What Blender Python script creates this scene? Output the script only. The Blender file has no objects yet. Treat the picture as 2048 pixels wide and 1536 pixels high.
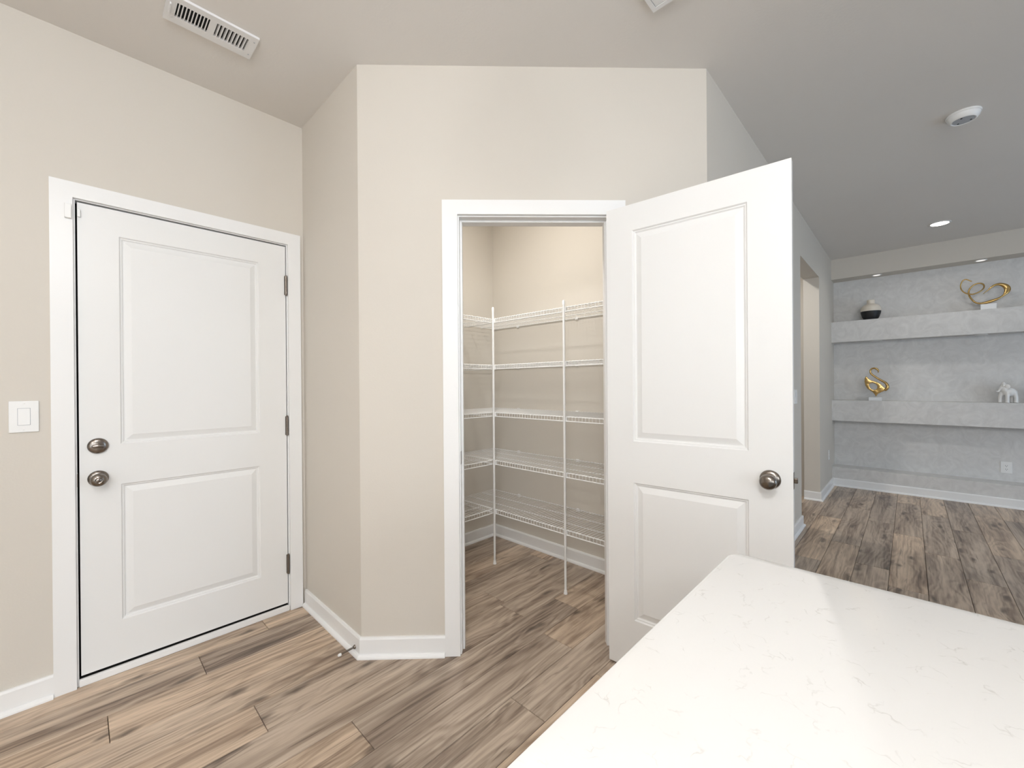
import bpy, bmesh, math, random
from mathutils import Vector, Matrix, Quaternion
random.seed(7)
scene = bpy.context.scene
COL = scene.collection

# ------------------------------------------------------------------ camera
F_PX, YAW, PITCH, ROLL, CAM_H = 829.944, 0.7604, -0.0020, -0.0073, 1.2575
cam_d = bpy.data.cameras.new('camera'); cam = bpy.data.objects.new('camera', cam_d); COL.objects.link(cam)
fw = Vector((-math.sin(YAW), math.cos(YAW), 0)); rt = Vector((math.cos(YAW), math.sin(YAW), 0)); up = Vector((0, 0, 1))
fw2 = fw*math.cos(PITCH) + up*math.sin(PITCH); up2 = up*math.cos(PITCH) - fw*math.sin(PITCH)
r2 = rt*math.cos(ROLL) + up2*math.sin(ROLL); u2 = up2*math.cos(ROLL) - rt*math.sin(ROLL)
cam.matrix_world = Matrix(((r2.x, u2.x, -fw2.x, 0), (r2.y, u2.y, -fw2.y, 0), (r2.z, u2.z, -fw2.z, CAM_H), (0, 0, 0, 1)))
cam_d.sensor_fit = 'HORIZONTAL'; cam_d.sensor_width = 36.0; cam_d.lens = F_PX/2048*36.0
cam_d.shift_x = -6.06/2048; cam_d.shift_y = 2.49/2048
cam_d.clip_start = 0.02; cam_d.clip_end = 100
scene.camera = cam

# ------------------------------------------------------------------ world, lights, exposure
vs = scene.view_settings
vs.view_transform = 'Standard'; vs.look = 'None'; vs.gamma = 1.0; vs.use_curve_mapping = False
vs.exposure = 0.0
world = bpy.data.worlds.new('sky'); scene.world = world; world.use_nodes = True
bg = world.node_tree.nodes['Background']; bg.inputs[0].default_value = (0.72, 0.86, 1.0, 1); bg.inputs[1].default_value = 2.2
def area(name, loc, direction, sx, sy, power, color, shape='RECTANGLE', spread=180):
    l = bpy.data.lights.new(name, 'AREA'); l.shape = shape; l.size = sx; l.size_y = sy; l.energy = power; l.color = color
    l.spread = math.radians(spread)
    o = bpy.data.objects.new(name, l); COL.objects.link(o); o.location = loc
    o.rotation_euler = Vector(direction).to_track_quat('-Z', 'Y').to_euler()
    return o
SKY = (0.95, 0.98, 1.0); DAY = (0.38, 0.65, 1.0); LAMP = (1.0, 0.97, 0.93)
# living room window daylight, plus fill lights added at made-up kitchen glazing
area('fill_light_back', (2.45, -3.02, 1.20), (0, 1, 0.0), 2.3, 2.1, 20, SKY)
area('fill_light_kitchen', (4.02, -1.5, 1.55), (-1, 0, 0.0), 2.0, 1.2, 36, SKY)
area('daylight_living', (4.02, 3.9, 1.10), (-1, 0, 0.0), 2.4, 1.8, 22, DAY)

# ------------------------------------------------------------------ dimensions (metres)
H = 2.743
A = -2.534            # face of the wall with the entry door
B = 0.8965            # face of the short wall
P1X = -1.8485         # corner where the short wall meets the angled wall
XD = -0.6908          # face of the wall beyond the pantry
P2Y = B + XD - P1X
C = 2.4044            # pantry back wall
E_Y = 6.337           # front plane of the built-in niche
E_BACK = 6.557
XR, YB = 4.0, -3.0    # far right wall, wall behind the kitchen
Q = math.sqrt(.5)

# ------------------------------------------------------------------ materials
def mat(name, color, rough=.5, metal=0.0, spec=.5):
    m = bpy.data.materials.new(name); m.use_nodes = True
    b = m.node_tree.nodes['Principled BSDF']
    b.inputs['Base Color'].default_value = (*color, 1); b.inputs['Roughness'].default_value = rough
    b.inputs['Metallic'].default_value = metal; b.inputs['Specular IOR Level'].default_value = spec
    return m, m.node_tree, b
def node(nt, t, **kw):
    n = nt.nodes.new(t)
    for k, v in kw.items():
        if k in n.inputs.keys(): n.inputs[k].default_value = v
        else: setattr(n, k, v)
    return n
def noise_bump(nt, b, scale, strength, dist=.002, detail=3):
    tc = node(nt, 'ShaderNodeNewGeometry')
    n = node(nt, 'ShaderNodeTexNoise', Scale=scale, Detail=detail)
    bp = node(nt, 'ShaderNodeBump', Strength=strength, Distance=dist)
    nt.links.new(tc.outputs['Position'], n.inputs['Vector']); nt.links.new(n.outputs['Fac'], bp.inputs['Height'])
    nt.links.new(bp.outputs['Normal'], b.inputs['Normal'])
def paint(name, c, rough, scale=140, strength=.12, var=.03):
    m, nt, b = mat(name, c, rough, spec=.35)
    noise_bump(nt, b, scale, strength)
    g = node(nt, 'ShaderNodeNewGeometry'); n = node(nt, 'ShaderNodeTexNoise', Scale=1.3, Detail=2)
    r = node(nt, 'ShaderNodeMix', data_type='RGBA')
    r.inputs[6].default_value = (*[x*(1-var) for x in c], 1); r.inputs[7].default_value = (*[min(1, x*(1+var)) for x in c], 1)
    nt.links.new(g.outputs['Position'], n.inputs['Vector']); nt.links.new(n.outputs['Fac'], r.inputs[0]); nt.links.new(r.outputs[2], b.inputs['Base Color'])
    return m
M = {}
M['wall'] = paint('greige_wall_paint', (0.650, 0.610, 0.548), .75)
M['ceiling'] = paint('flat_ceiling_paint', (0.755, 0.73, 0.695), .9, 90, .2)
M['trim'] = paint('white_trim_paint', (0.845, 0.845, 0.84), .32, 60, .02, .004)
M['door'] = paint('white_door_paint', (0.815, 0.815, 0.805), .36, 200, .05, .004)
M['plastic'] = mat('white_plastic', (0.83, 0.83, 0.82), .3)[0]
M['wire'] = mat('white_vinyl_coated_wire', (0.84, 0.84, 0.83), .35)[0]
M['nickel'] = mat('satin_nickel', (0.235, 0.208, 0.184), .22, 1.0)[0]
M['bronze_hinge'] = mat('dark_nickel_hinge', (0.22, 0.19, 0.165), .35, 1.0)[0]
M['black'] = mat('gap_shade_black', (0.008, 0.008, 0.008), .8)[0]  # paints the shade in the entry door gaps
M['dark'] = mat('cavity_shade_black', (0.006, 0.006, 0.006), .9)[0]  # flat black in place of shade inside holes and openings
M['metal_white'] = mat('white_enamelled_steel', (0.80, 0.80, 0.80), .4)[0]
M['grey_plastic'] = mat('grey_plastic', (0.40, 0.42, 0.45), .45)[0]
M['gold'] = mat('polished_brass', (0.56, 0.38, 0.15), .26, 1.0)[0]
M['cream'] = mat('cream_ceramic', (0.72, 0.66, 0.57), .45)[0]
M['blackglaze'] = mat('black_glaze', (0.010, 0.010, 0.012), .5)[0]
M['whiteceramic'] = mat('white_ceramic', (0.82, 0.81, 0.79), .22)[0]
M['marble'] = mat('white_marble', (0.82, 0.83, 0.84), .25)[0]
M['cabinet'] = paint('white_cabinet_paint', (0.78, 0.78, 0.77), .4, 80, .03, .005)
def emis(name, c, s):
    m = bpy.data.materials.new(name); m.use_nodes = True; nt = m.node_tree; nt.nodes.clear()
    e = node(nt, 'ShaderNodeEmission', Strength=s); e.inputs[0].default_value = (*c, 1); o = node(nt, 'ShaderNodeOutputMaterial')
    nt.links.new(e.outputs[0], o.inputs[0]); return m
M['lamp'] = emis('lit_lamp_lens', (1.0, .93, .84), 14)
M['puck'] = emis('lit_puck_lens', (1.0, .95, .9), 1.1)
def glass():
    m = bpy.data.materials.new('window_glass'); m.use_nodes = True; nt = m.node_tree; nt.nodes.clear()
    t = node(nt, 'ShaderNodeBsdfTransparent'); g = node(nt, 'ShaderNodeBsdfGlossy', Roughness=.02); x = node(nt, 'ShaderNodeMixShader'); x.inputs[0].default_value = .07
    o = node(nt, 'ShaderNodeOutputMaterial'); nt.links.new(t.outputs[0], x.inputs[1]); nt.links.new(g.outputs[0], x.inputs[2]); nt.links.new(x.outputs[0], o.inputs[0]); return m
M['glass'] = glass()

def quartz():
    m, nt, b = mat('white_quartz', (.86, .85, .83), .11, spec=.55)
    g = node(nt, 'ShaderNodeNewGeometry')
    dn = node(nt, 'ShaderNodeTexNoise', Scale=18.0, Detail=4)
    add = node(nt, 'ShaderNodeMix', data_type='RGBA', blend_type='LINEAR_LIGHT'); add.inputs[0].default_value = .05
    v = node(nt, 'ShaderNodeTexVoronoi', Scale=24.0, feature='DISTANCE_TO_EDGE')
    r = node(nt, 'ShaderNodeValToRGB'); r.color_ramp.elements[0].position = 0.0; r.color_ramp.elements[0].color = (1, 1, 1, 1); r.color_ramp.elements[1].position = .030; r.color_ramp.elements[1].color = (0, 0, 0, 1)
    mk = node(nt, 'ShaderNodeTexNoise', Scale=34.0, Detail=3); mr = node(nt, 'ShaderNodeValToRGB'); mr.color_ramp.elements[0].position = .52; mr.color_ramp.elements[1].position = .68
    mul = node(nt, 'ShaderNodeMath', operation='MULTIPLY'); mul2 = node(nt, 'ShaderNodeMath', operation='MULTIPLY'); mul2.inputs[1].default_value = .42
    mix = node(nt, 'ShaderNodeMix', data_type='RGBA'); mix.inputs[6].default_value = (.705, .697, .68, 1); mix.inputs[7].default_value = (.38, .36, .33, 1)
    L = nt.links.new
    L(g.outputs['Position'], dn.inputs['Vector']); L(g.outputs['Position'], add.inputs[6]); L(dn.outputs['Color'], add.inputs[7])
    L(add.outputs[2], v.inputs['Vector']); L(v.outputs['Distance'], r.inputs[0]); L(g.outputs['Position'], mk.inputs['Vector']); L(mk.outputs['Fac'], mr.inputs[0])
    L(r.outputs[0], mul.inputs[0]); L(mr.outputs[0], mul.inputs[1]); L(mul.outputs[0], mul2.inputs[0]); L(mul2.outputs[0], mix.inputs[0]); L(mix.outputs[2], b.inputs['Base Color'])
    return m
M['quartz'] = quartz()

def plaster():
    m, nt, b = mat('grey_polished_plaster', (.5, .5, .5), .5)
    g = node(nt, 'ShaderNodeNewGeometry')
    n = node(nt, 'ShaderNodeTexNoise', Scale=7.0, Detail=7, Distortion=2.2); n.inputs['Roughness'].default_value = .6
    r = node(nt, 'ShaderNodeValToRGB'); e = r.color_ramp.elements
    e[0].position = .30; e[0].color = (.60, .592, .580, 1); e[1].position = .70; e[1].color = (.715, .708, .695, 1)
    x = r.color_ramp.elements.new(.5); x.color = (.655, .648, .636, 1)
    L = nt.links.new; L(g.outputs['Position'], n.inputs['Vector']); L(n.outputs['Fac'], r.inputs[0]); L(r.outputs[0], b.inputs['Base Color'])
    bp = node(nt, 'ShaderNodeBump', Strength=.15, Distance=.002); L(n.outputs['Fac'], bp.inputs['Height']); L(bp.outputs[0], b.inputs['Normal'])
    return m
M['plaster'] = plaster()

def wood():
    m, nt, b = mat('wood_plank_laminate', (.3, .22, .16), .34, spec=.4)
    L = nt.links.new
    g = node(nt, 'ShaderNodeNewGeometry'); oi = node(nt, 'ShaderNodeObjectInfo')
    off = node(nt, 'ShaderNodeVectorMath', operation='SCALE'); off.inputs[0].default_value = (17.3, 91.7, 5.1); L(oi.outputs['Random'], off.inputs['Scale'])
    add = node(nt, 'ShaderNodeVectorMath', operation='ADD'); L(g.outputs['Position'], add.inputs[0]); L(off.outputs[0], add.inputs[1])
    def mapped(s, src=None):
        mp = node(nt, 'ShaderNodeMapping'); mp.inputs['Scale'].default_value = s; L(src or add.outputs[0], mp.inputs[0]); return mp.outputs[0]
    def noise(vec, detail, dist, rough=.55):
        n = node(nt, 'ShaderNodeTexNoise', Scale=1.0, Detail=detail, Distortion=dist); n.inputs['Roughness'].default_value = rough; L(vec, n.inputs['Vector']); return n.outputs['Fac']
    def rng(v, a, b_, c, d):
        r = node(nt, 'ShaderNodeMapRange'); r.inputs[1].default_value = a; r.inputs[2].default_value = b_; r.inputs[3].default_value = c; r.inputs[4].default_value = d; L(v, r.inputs[0]); return r.outputs[0]
    def math_(op, a, b_):
        n = node(nt, 'ShaderNodeMath', operation=op)
        for i, x in enumerate((a, b_)):
            if isinstance(x, (int, float)): n.inputs[i].default_value = x
            else: L(x, n.inputs[i])
        return n.outputs[0]
    # knots: warped cells far apart; they also bend the grain around them
    wv = node(nt, 'ShaderNodeTexNoise', Scale=7.0, Detail=2); L(add.outputs[0], wv.inputs['Vector'])
    mv = node(nt, 'ShaderNodeMix', data_type='RGBA', blend_type='LINEAR_LIGHT'); mv.inputs[0].default_value = .16; L(mapped((5.6, 1.5, 1)), mv.inputs[6]); L(wv.outputs['Color'], mv.inputs[7])
    vo = node(nt, 'ShaderNodeTexVoronoi', Scale=1.0, voronoi_dimensions='2D'); L(mv.outputs[2], vo.inputs['Vector'])
    knot = rng(vo.outputs['Distance'], .025, .115, 1.0, 0.0)
    halo = rng(vo.outputs['Distance'], .05, .40, 1.0, 0.0)
    # growth lines: x position plus slow wander, bent by the knots
    sep = node(nt, 'ShaderNodeSeparateXYZ'); L(add.outputs[0], sep.inputs[0])
    wander = noise(mapped((5.5, .95, 1)), 3, .6)
    ph = math_('ADD', math_('MULTIPLY', sep.outputs[0], 150.0), math_('ADD', math_('MULTIPLY', wander, 46.0), math_('MULTIPLY', halo, 9.0)))
    lines = rng(math_('SINE', ph, 0.0), -1, 1, 0, 1)
    # broad tone
    tone = noise(mapped((10, .8, 1)), 6, 1.0, .62)
    fib = noise(mapped((120, 3.0, 1)), 4, .3, .6)
    mid = noise(mapped((36, .95, 1)), 4, .7, .6)
    v = math_('ADD', math_('ADD', math_('MULTIPLY', tone, .95), math_('MULTIPLY', lines, .10)), math_('ADD', math_('MULTIPLY', fib, .26), math_('MULTIPLY', mid, .36)))
    r1 = node(nt, 'ShaderNodeValToRGB'); cr = r1.color_ramp
    cr.elements[0].position = .30; cr.elements[0].color = (.115, .080, .058, 1)
    cr.elements[1].position = .84; cr.elements[1].color = (.675, .552, .435, 1)
    for p, c in ((.42, (.260, .192, .144, 1)), (.53, (.390, .304, .232, 1)), (.66, (.535, .428, .332, 1))):
        q = cr.elements.new(p); q.color = c
    L(rng(v, .30, 1.24, 0, 1), r1.inputs[0])
    # dark mineral streaks
    st = math_('MULTIPLY', rng(noise(mapped((24, 1.5, 1)), 3, 1.6), .61, .70, 0, 1), .60)
    # board tone: grey-brown to honey
    rt_ = node(nt, 'ShaderNodeValToRGB'); ce = rt_.color_ramp
    ce.elements[0].position = 0; ce.elements[0].color = (.78, .79, .81, 1); ce.elements[1].position = 1; ce.elements[1].color = (1.10, 1.05, .985, 1)
    q = ce.elements.new(.35); q.color = (.93, .92, .91, 1); q = ce.elements.new(.7); q.color = (1.03, 1.0, .96, 1)
    wn = node(nt, 'ShaderNodeTexWhiteNoise', noise_dimensions='1D'); L(oi.outputs['Random'], wn.inputs['W']); L(wn.outputs['Value'], rt_.inputs[0])
    m1 = node(nt, 'ShaderNodeMix', data_type='RGBA', blend_type='MULTIPLY'); m1.inputs[0].default_value = 1; L(r1.outputs[0], m1.inputs[6]); L(rt_.outputs[0], m1.inputs[7])
    m3 = node(nt, 'ShaderNodeMix', data_type='RGBA'); L(st, m3.inputs[0]); L(m1.outputs[2], m3.inputs[6]); m3.inputs[7].default_value = (.095, .066, .048, 1)
    m4 = node(nt, 'ShaderNodeMix', data_type='RGBA'); L(math_('MULTIPLY', knot, .75), m4.inputs[0]); L(m3.outputs[2], m4.inputs[6]); m4.inputs[7].default_value = (.060, .040, .029, 1)
    L(m4.outputs[2], b.inputs['Base Color'])
    bp = node(nt, 'ShaderNodeBump', Strength=.08, Distance=.002); L(fib, bp.inputs['Height']); L(bp.outputs[0], b.inputs['Normal'])
    return m
M['wood'] = wood()
M['subfloor'] = mat('dark_underlay', (.03, .024, .02), .9)[0]

# ------------------------------------------------------------------ mesh helpers
class MB:
    def __init__(s): s.v = []; s.f = []
    def box(s, x0, x1, y0, y1, z0, z1, bev=0):
        n = len(s.v)
        if bev <= 0:
            s.v += [(x, y, z) for z in (z0, z1) for y in (y0, y1) for x in (x0, x1)]
            s.f += [tuple(n+i for i in q) for q in ((0, 2, 3, 1), (4, 5, 7, 6), (0, 1, 5, 4), (2, 6, 7, 3), (0, 4, 6, 2), (1, 3, 7, 5))]
        else:
            bm = bmesh.new(); bmesh.ops.create_cube(bm, size=1)
            for v in bm.verts: v.co = Vector(((x0+x1)/2+v.co.x*(x1-x0), (y0+y1)/2+v.co.y*(y1-y0), (z0+z1)/2+v.co.z*(z1-z0)))
            bmesh.ops.bevel(bm, geom=bm.edges[:], offset=bev, segments=2, profile=.5, affect='EDGES')
            s.add_bm(bm)
        return s
    def add_bm(s, bm):
        n = len(s.v); bm.verts.index_update()
        s.v += [tuple(v.co) for v in bm.verts]; s.f += [tuple(n+v.index for v in f.verts) for f in bm.faces]; bm.free(); return s
    def prism(s, poly, z0, z1):
        n = len(s.v); k = len(poly)
        s.v += [(x, y, z0) for x, y in poly] + [(x, y, z1) for x, y in poly]
        s.f.append(tuple(n+i for i in reversed(range(k)))); s.f.append(tuple(n+k+i for i in range(k)))
        for i in range(k):
            j = (i+1) % k; s.f.append((n+i, n+j, n+k+j, n+k+i))
        return s
    def extrude(s, prof, p0, p1, nrm):
        # profile (d, z): d along nrm (outwards from the wall), swept from p0 to p1 (2D floor points)
        n = len(s.v); k = len(prof)
        for P in (p0, p1): s.v += [(P[0]+nrm[0]*d, P[1]+nrm[1]*d, z) for d, z in prof]
        s.f.append(tuple(n+i for i in range(k))); s.f.append(tuple(n+k+i for i in reversed(range(k))))
        for i in range(k):
            j = (i+1) % k; s.f.append((n+i, n+k+i, n+k+j, n+j))
        return s
    def tube(s, pts, r, n=8, cap=True, flat=None):
        # r: radius or list; flat: optional list of depth scale (elliptic ribbon); ring frame: in-plane normal & fixed side
        pts = [Vector(p) for p in pts]; m = len(pts); base = len(s.v)
        rs = r if isinstance(r, (list, tuple)) else [r]*m
        prev = None
        for i, p in enumerate(pts):
            t = (pts[min(i+1, m-1)] - pts[max(i-1, 0)]).normalized()
            if prev is None:
                a = Vector((0, 0, 1)) if abs(t.z) < .9 else Vector((0, 1, 0))
                u = t.cross(a).normalized()
            else:
                u = (prev - t*prev.dot(t)).normalized()
            prev = u; w = t.cross(u)
            for k in range(n):
                an = 2*math.pi*k/n; s.v.append(tuple(p + (u*math.cos(an) + w*math.sin(an))*rs[i]))
        for i in range(m-1):
            for k in range(n):
                j = (k+1) % n; s.f.append((base+i*n+k, base+i*n+j, base+(i+1)*n+j, base+(i+1)*n+k))
        if cap:
            s.f.append(tuple(base+k for k in reversed(range(n)))); s.f.append(tuple(base+(m-1)*n+k for k in range(n)))
        return s
    def lathe(s, prof, origin=(0, 0, 0), axis=(0, 0, 1), n=32, ring=False):
        if ring: prof = list(prof) + [prof[0]]
        ax = Vector(axis).normalized(); a = Vector((0, 0, 1)) if abs(ax.z) < .9 else Vector((1, 0, 0))
        u = ax.cross(a).normalized(); w = ax.cross(u); o = Vector(origin); base = len(s.v); m = len(prof)
        for r, h in prof:
            for k in range(n):
                an = 2*math.pi*k/n; s.v.append(tuple(o + ax*h + (u*math.cos(an)+w*math.sin(an))*max(r, 1e-5)))
        for i in range(m-1):
            for k in range(n):
                j = (k+1) % n; s.f.append((base+i*n+k, base+i*n+j, base+(i+1)*n+j, base+(i+1)*n+k))
        if not ring:
            s.f.append(tuple(base+k for k in reversed(range(n)))); s.f.append(tuple(base+(m-1)*n+k for k in range(n)))
        return s
    def build(s, name, m, parent=None, origin=(0, 0, 0), smooth=False, place=True):
        me = bpy.data.meshes.new(name); o = Vector(origin)
        me.from_pydata([tuple(Vector(v)-o) for v in s.v], [], s.f); me.update()
        bm = bmesh.new(); bm.from_mesh(me); bmesh.ops.recalc_face_normals(bm, faces=bm.faces[:]); bm.to_mesh(me); bm.free()
        me.materials.append(M[m] if isinstance(m, str) else m)
        if smooth:
            for p in me.polygons: p.use_smooth = True
            me.set_sharp_from_angle(angle=math.radians(38))
        ob = bpy.data.objects.new(name, me); COL.objects.link(ob)
        if parent is not None: ob.parent = parent
        elif place: ob.location = o
        return ob
def tag(o, label, cat, group=None, kind=None):
    o['label'] = label; o['category'] = cat
    if group: o['group'] = group
    if kind: o['kind'] = kind
    return o
def thing(name, label, cat, loc=(0, 0, 0), rz=0.0, group=None, kind=None):
    o = bpy.data.objects.new(name, None); COL.objects.link(o); o.location = loc; o.rotation_euler = (0, 0, rz); o.empty_display_size = .05
    return tag(o, label, cat, group, kind)
def copy_tree(o, parent=None):
    c = o.copy(); COL.objects.link(c); c.parent = parent
    for ch in list(o.children): copy_tree(ch, c)
    return c

# ------------------------------------------------------------------ walls, ceiling
T = .115; TD = .14
def struct(name, mb, m, label, cat, origin=(0, 0, 0)):
    return tag(mb.build(name, m, origin=origin), label, cat, kind='structure')
DO0, DO1, DOT = -.030, .830, 2.070      # rough opening of the entry door
w = MB().box(A-.12, A, YB, DO0, 0, H).box(A-.12, A, DO1, C+.12, 0, H).box(A-.12, A, DO0, DO1, DOT, H)
struct('wall_left', w, 'wall', 'greige painted wall holding the white entry door', 'wall')
in1 = (P1X-.0476, B+T); cdir = (Q, Q)
def cpt(t, off=0, inner=False):
    # point on the angled wall at distance t, off metres out into the kitchen
    return (P1X + t*Q + off*Q, B + t*Q - off*Q)
w = MB().prism([(A, B), (P1X, B), in1, (A, B+T)], 0, H)
struct('wall_short', w, 'wall', 'narrow shaded greige wall between entry door and pantry', 'wall')
PT0, PT1, PTT = .445, 1.187, 2.062       # rough opening of the pantry door along the angled wall
CLEN = (XD-P1X)/Q
in2 = (XD-TD, P2Y + T*(math.sqrt(2)) - TD)
w = MB()
w.prism([(P1X, B), cpt(PT0), cpt(PT0, -T), in1], 0, H)
w.prism([cpt(PT1), (XD, P2Y), in2, cpt(PT1, -T)], 0, H)
w.prism([cpt(PT0), cpt(PT1), cpt(PT1, -T), cpt(PT0, -T)], PTT, H)
struct('wall_front', w, 'wall', 'bright angled greige wall with the pantry doorway', 'wall')
OP0, OP1, OPT = 4.36, 5.40, 2.37
w = MB().prism([(XD, P2Y), (XD, OP0), (XD-TD, OP0), in2], 0, H).box(XD-TD, XD, OP1, E_BACK, 0, H).box(XD-TD, XD, OP0, OP1, OPT, H)
struct('wall_right_of_pantry', w, 'wall', 'greige wall running past the pantry to the living room niche', 'wall')
struct('wall_pantry_back', MB().box(A, XD-TD, C, C+.11, 0, H), 'wall', 'greige back wall of the pantry behind the wire shelves', 'wall')
HD0, HD1 = -1.70, -.935                   # hall door rough opening (x)
w = MB().box(-2.4, HD0, 5.52, 5.63, 0, H).box(HD1, XD-TD, 5.52, 5.63, 0, H).box(HD0, HD1, 5.52, 5.63, 2.07, H)
struct('wall_hall', w, 'wall', 'hallway wall with a white door seen through the opening', 'wall')
struct('wall_hall_end', MB().box(-2.52, -2.4, C+.11, 5.63, 0, H), 'wall', 'end wall of the hallway beyond the opening', 'wall')
# living room window; the unseen kitchen window and patio door are added for brightness
WY0, WY1, WZ0, WZ1 = 2.6, 5.2, .1, 2.1
KY0, KY1, KZ0, KZ1 = -2.6, -.4, .9, 2.2
w = MB().box(XR, XR+.12, YB, KY0, 0, H).box(XR, XR+.12, KY1, WY0, 0, H).box(XR, XR+.12, WY1, E_BACK+.12, 0, H)
for y0_, y1_, z0_, z1_ in ((WY0, WY1, WZ0, WZ1), (KY0, KY1, KZ0, KZ1)): w.box(XR, XR+.12, y0_, y1_, 0, z0_).box(XR, XR+.12, y0_, y1_, z1_, H)
struct('wall_right', w, 'wall', 'greige living room wall with a wide window', 'wall')
BX0, BX1, BZ1 = 1.2, 3.7, 2.3
w = MB().box(A-.12, BX0, YB-.12, YB, 0, H).box(BX1, XR+.12, YB-.12, YB, 0, H).box(BX0, BX1, YB-.12, YB, BZ1, H)
struct('wall_back', w, 'wall', 'greige wall with the added glazed patio door', 'wall')
def window(name, label, horizontal, fixed, a0, a1, z0, z1, n):
    o = tag(bpy.data.objects.new(name, None), label, 'window', kind='structure'); COL.objects.link(o)
    def bx(mb, u0, u1, d0, d1, za, zb): return mb.box(u0, u1, d0, d1, za, zb) if horizontal else mb.box(d0, d1, u0, u1, za, zb)
    d0, d1 = fixed
    f = MB(); bx(f, a0, a0+.06, d0, d1, z0, z1); bx(f, a1-.06, a1, d0, d1, z0, z1); bx(f, a0+.06, a1-.06, d0, d1, z0, z0+.06); bx(f, a0+.06, a1-.06, d0, d1, z1-.06, z1)
    f.build('window_frame', 'trim', o)
    wd = (a1-a0-.12)/n; dm = (d0+d1)/2
    for i in range(n):
        u0 = a0+.06+i*wd
        if i: mm = MB(); bx(mm, u0-.02, u0+.02, d0, d1, z0+.06, z1-.06); mm.build('mullion', 'trim', o)
        g = MB(); bx(g, u0+.02*(i > 0), u0+wd-.02*(i < n-1), dm-.004, dm+.004, z0+.06, z1-.06); g.build('pane', 'glass', o)
window('window_1', 'wide white framed living room window', False, (XR+.03, XR+.09), WY0, WY1, WZ0, WZ1, 3)
window('added_kitchen_window', 'added unseen white framed kitchen window in the right wall', False, (XR+.03, XR+.09), KY0, KY1, KZ0, KZ1, 2)
window('added_patio_door', 'added unseen white framed patio door behind the kitchen', True, (YB-.09, YB-.03), BX0, BX1, 0, BZ1, 3)
# far wall with built-in niche
w = MB().box(XD-TD, XR, E_BACK, E_BACK+.12, 0, H)
far = struct('wall_far', w, 'plaster', 'grey plaster living room wall with built-in display shelves', 'wall')
so = MB().box(XD, XR, E_Y, E_BACK, 2.503, H).build('soffit', 'wall', far); so['label'] = 'greige soffit above the display shelves'
s1 = MB().box(XD, XR, E_Y, E_BACK, 1.739, 1.985).build('niche_shelf', 'plaster', far); s1['label'] = 'upper thick grey plaster display shelf'
s2 = MB().box(XD, XR, E_Y, E_BACK, .790, 1.037).build('niche_shelf', 'plaster', far); s2['label'] = 'lower thick grey plaster display shelf'
sb = MB().box(XD, XR, E_Y, E_BACK, 0, .228).build('base_ledge', 'plaster', far)
struct('ceiling', MB().box(A-.12, XR+.12, YB-.12, E_BACK+.12, H, H+.1), 'ceiling', 'smooth greige ceiling with vents and lights', 'ceiling')

# ------------------------------------------------------------------ floor planks
fl = struct('floor', MB().box(A-.12, XR+.12, YB-.12, E_BACK+.12, -.06, -.013), 'subfloor', 'brown wood plank floor with knots and grain', 'floor')
PW, PL, X00 = .1775, 1.2192, -.102
joints = {-14: .670, -13: .378, -12: .068, -11: 1.08, -10: .468, -9: 1.652, -8: .697, -7: 1.610, -6: 1.189, -5: .32, -4: .80, -3: 3.60, -2: 4.105, -1: 3.72, 0: 3.440, 1: 4.28, 2: 3.88, 3: 4.55, 4: 3.30, 5: 4.02}
cache = {}
def plank_mesh(length, wid):
    key = (round(length, 3), round(wid, 3))
    if key in cache: return cache[key]
    g = .0009; c = .0016; d = .012
    x0, x1, y0, y1 = g, wid-g, g, length-g
    mb = MB()
    mb.v = [(x0, y0, -d), (x1, y0, -d), (x1, y1, -d), (x0, y1, -d), (x0, y0, -c), (x1, y0, -c), (x1, y1, -c), (x0, y1, -c),
            (x0+c, y0+c, 0), (x1-c, y0+c, 0), (x1-c, y1-c, 0), (x0+c, y1-c, 0)]
    mb.f = [(3, 2, 1, 0), (8, 9, 10, 11)] + [(i, (i+1) % 4, 4+(i+1) % 4, 4+i) for i in range(4)] + [(4+i, 4+(i+1) % 4, 8+(i+1) % 4, 8+i) for i in range(4)]
    me = bpy.data.meshes.new('plank'); me.from_pydata(mb.v, [], mb.f); me.update(); me.materials.append(M['wood']); cache[key] = me
    return me
rest = MB(); NP = 0
for k in range(-14, 24):
    x0 = X00 + PW*k; wid = PW
    if x0 < A: wid -= A-x0; x0 = A
    if x0+wid > XR: wid = XR-x0
    j = joints.get(k, random.uniform(3, 4.2))
    lo = -2.99; hi = 6.335
    if k < -9: hi = C
    y = j - PL*math.ceil((j-lo)/PL)
    while y < hi:
        step = PL
        if k == -9 and y < .3 < y+PL: step = PL*2       # one long board here
        a0, a1 = max(y, lo), min(y+step, hi); y += step
        if a1-a0 < .03: continue
        if a1 < -1.0 or x0 > 2.0:
            g = .0009; rest.box(x0+g, x0+wid-g, a0+g, a1-g, -.012, 0)
        else:
            o = bpy.data.objects.new('plank', plank_mesh(a1-a0, wid)); COL.objects.link(o); o.parent = fl; o.location = (x0, a0, 0); NP += 1
ro = rest.build('planks', 'wood', fl); ro['kind'] = 'stuff'

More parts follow.
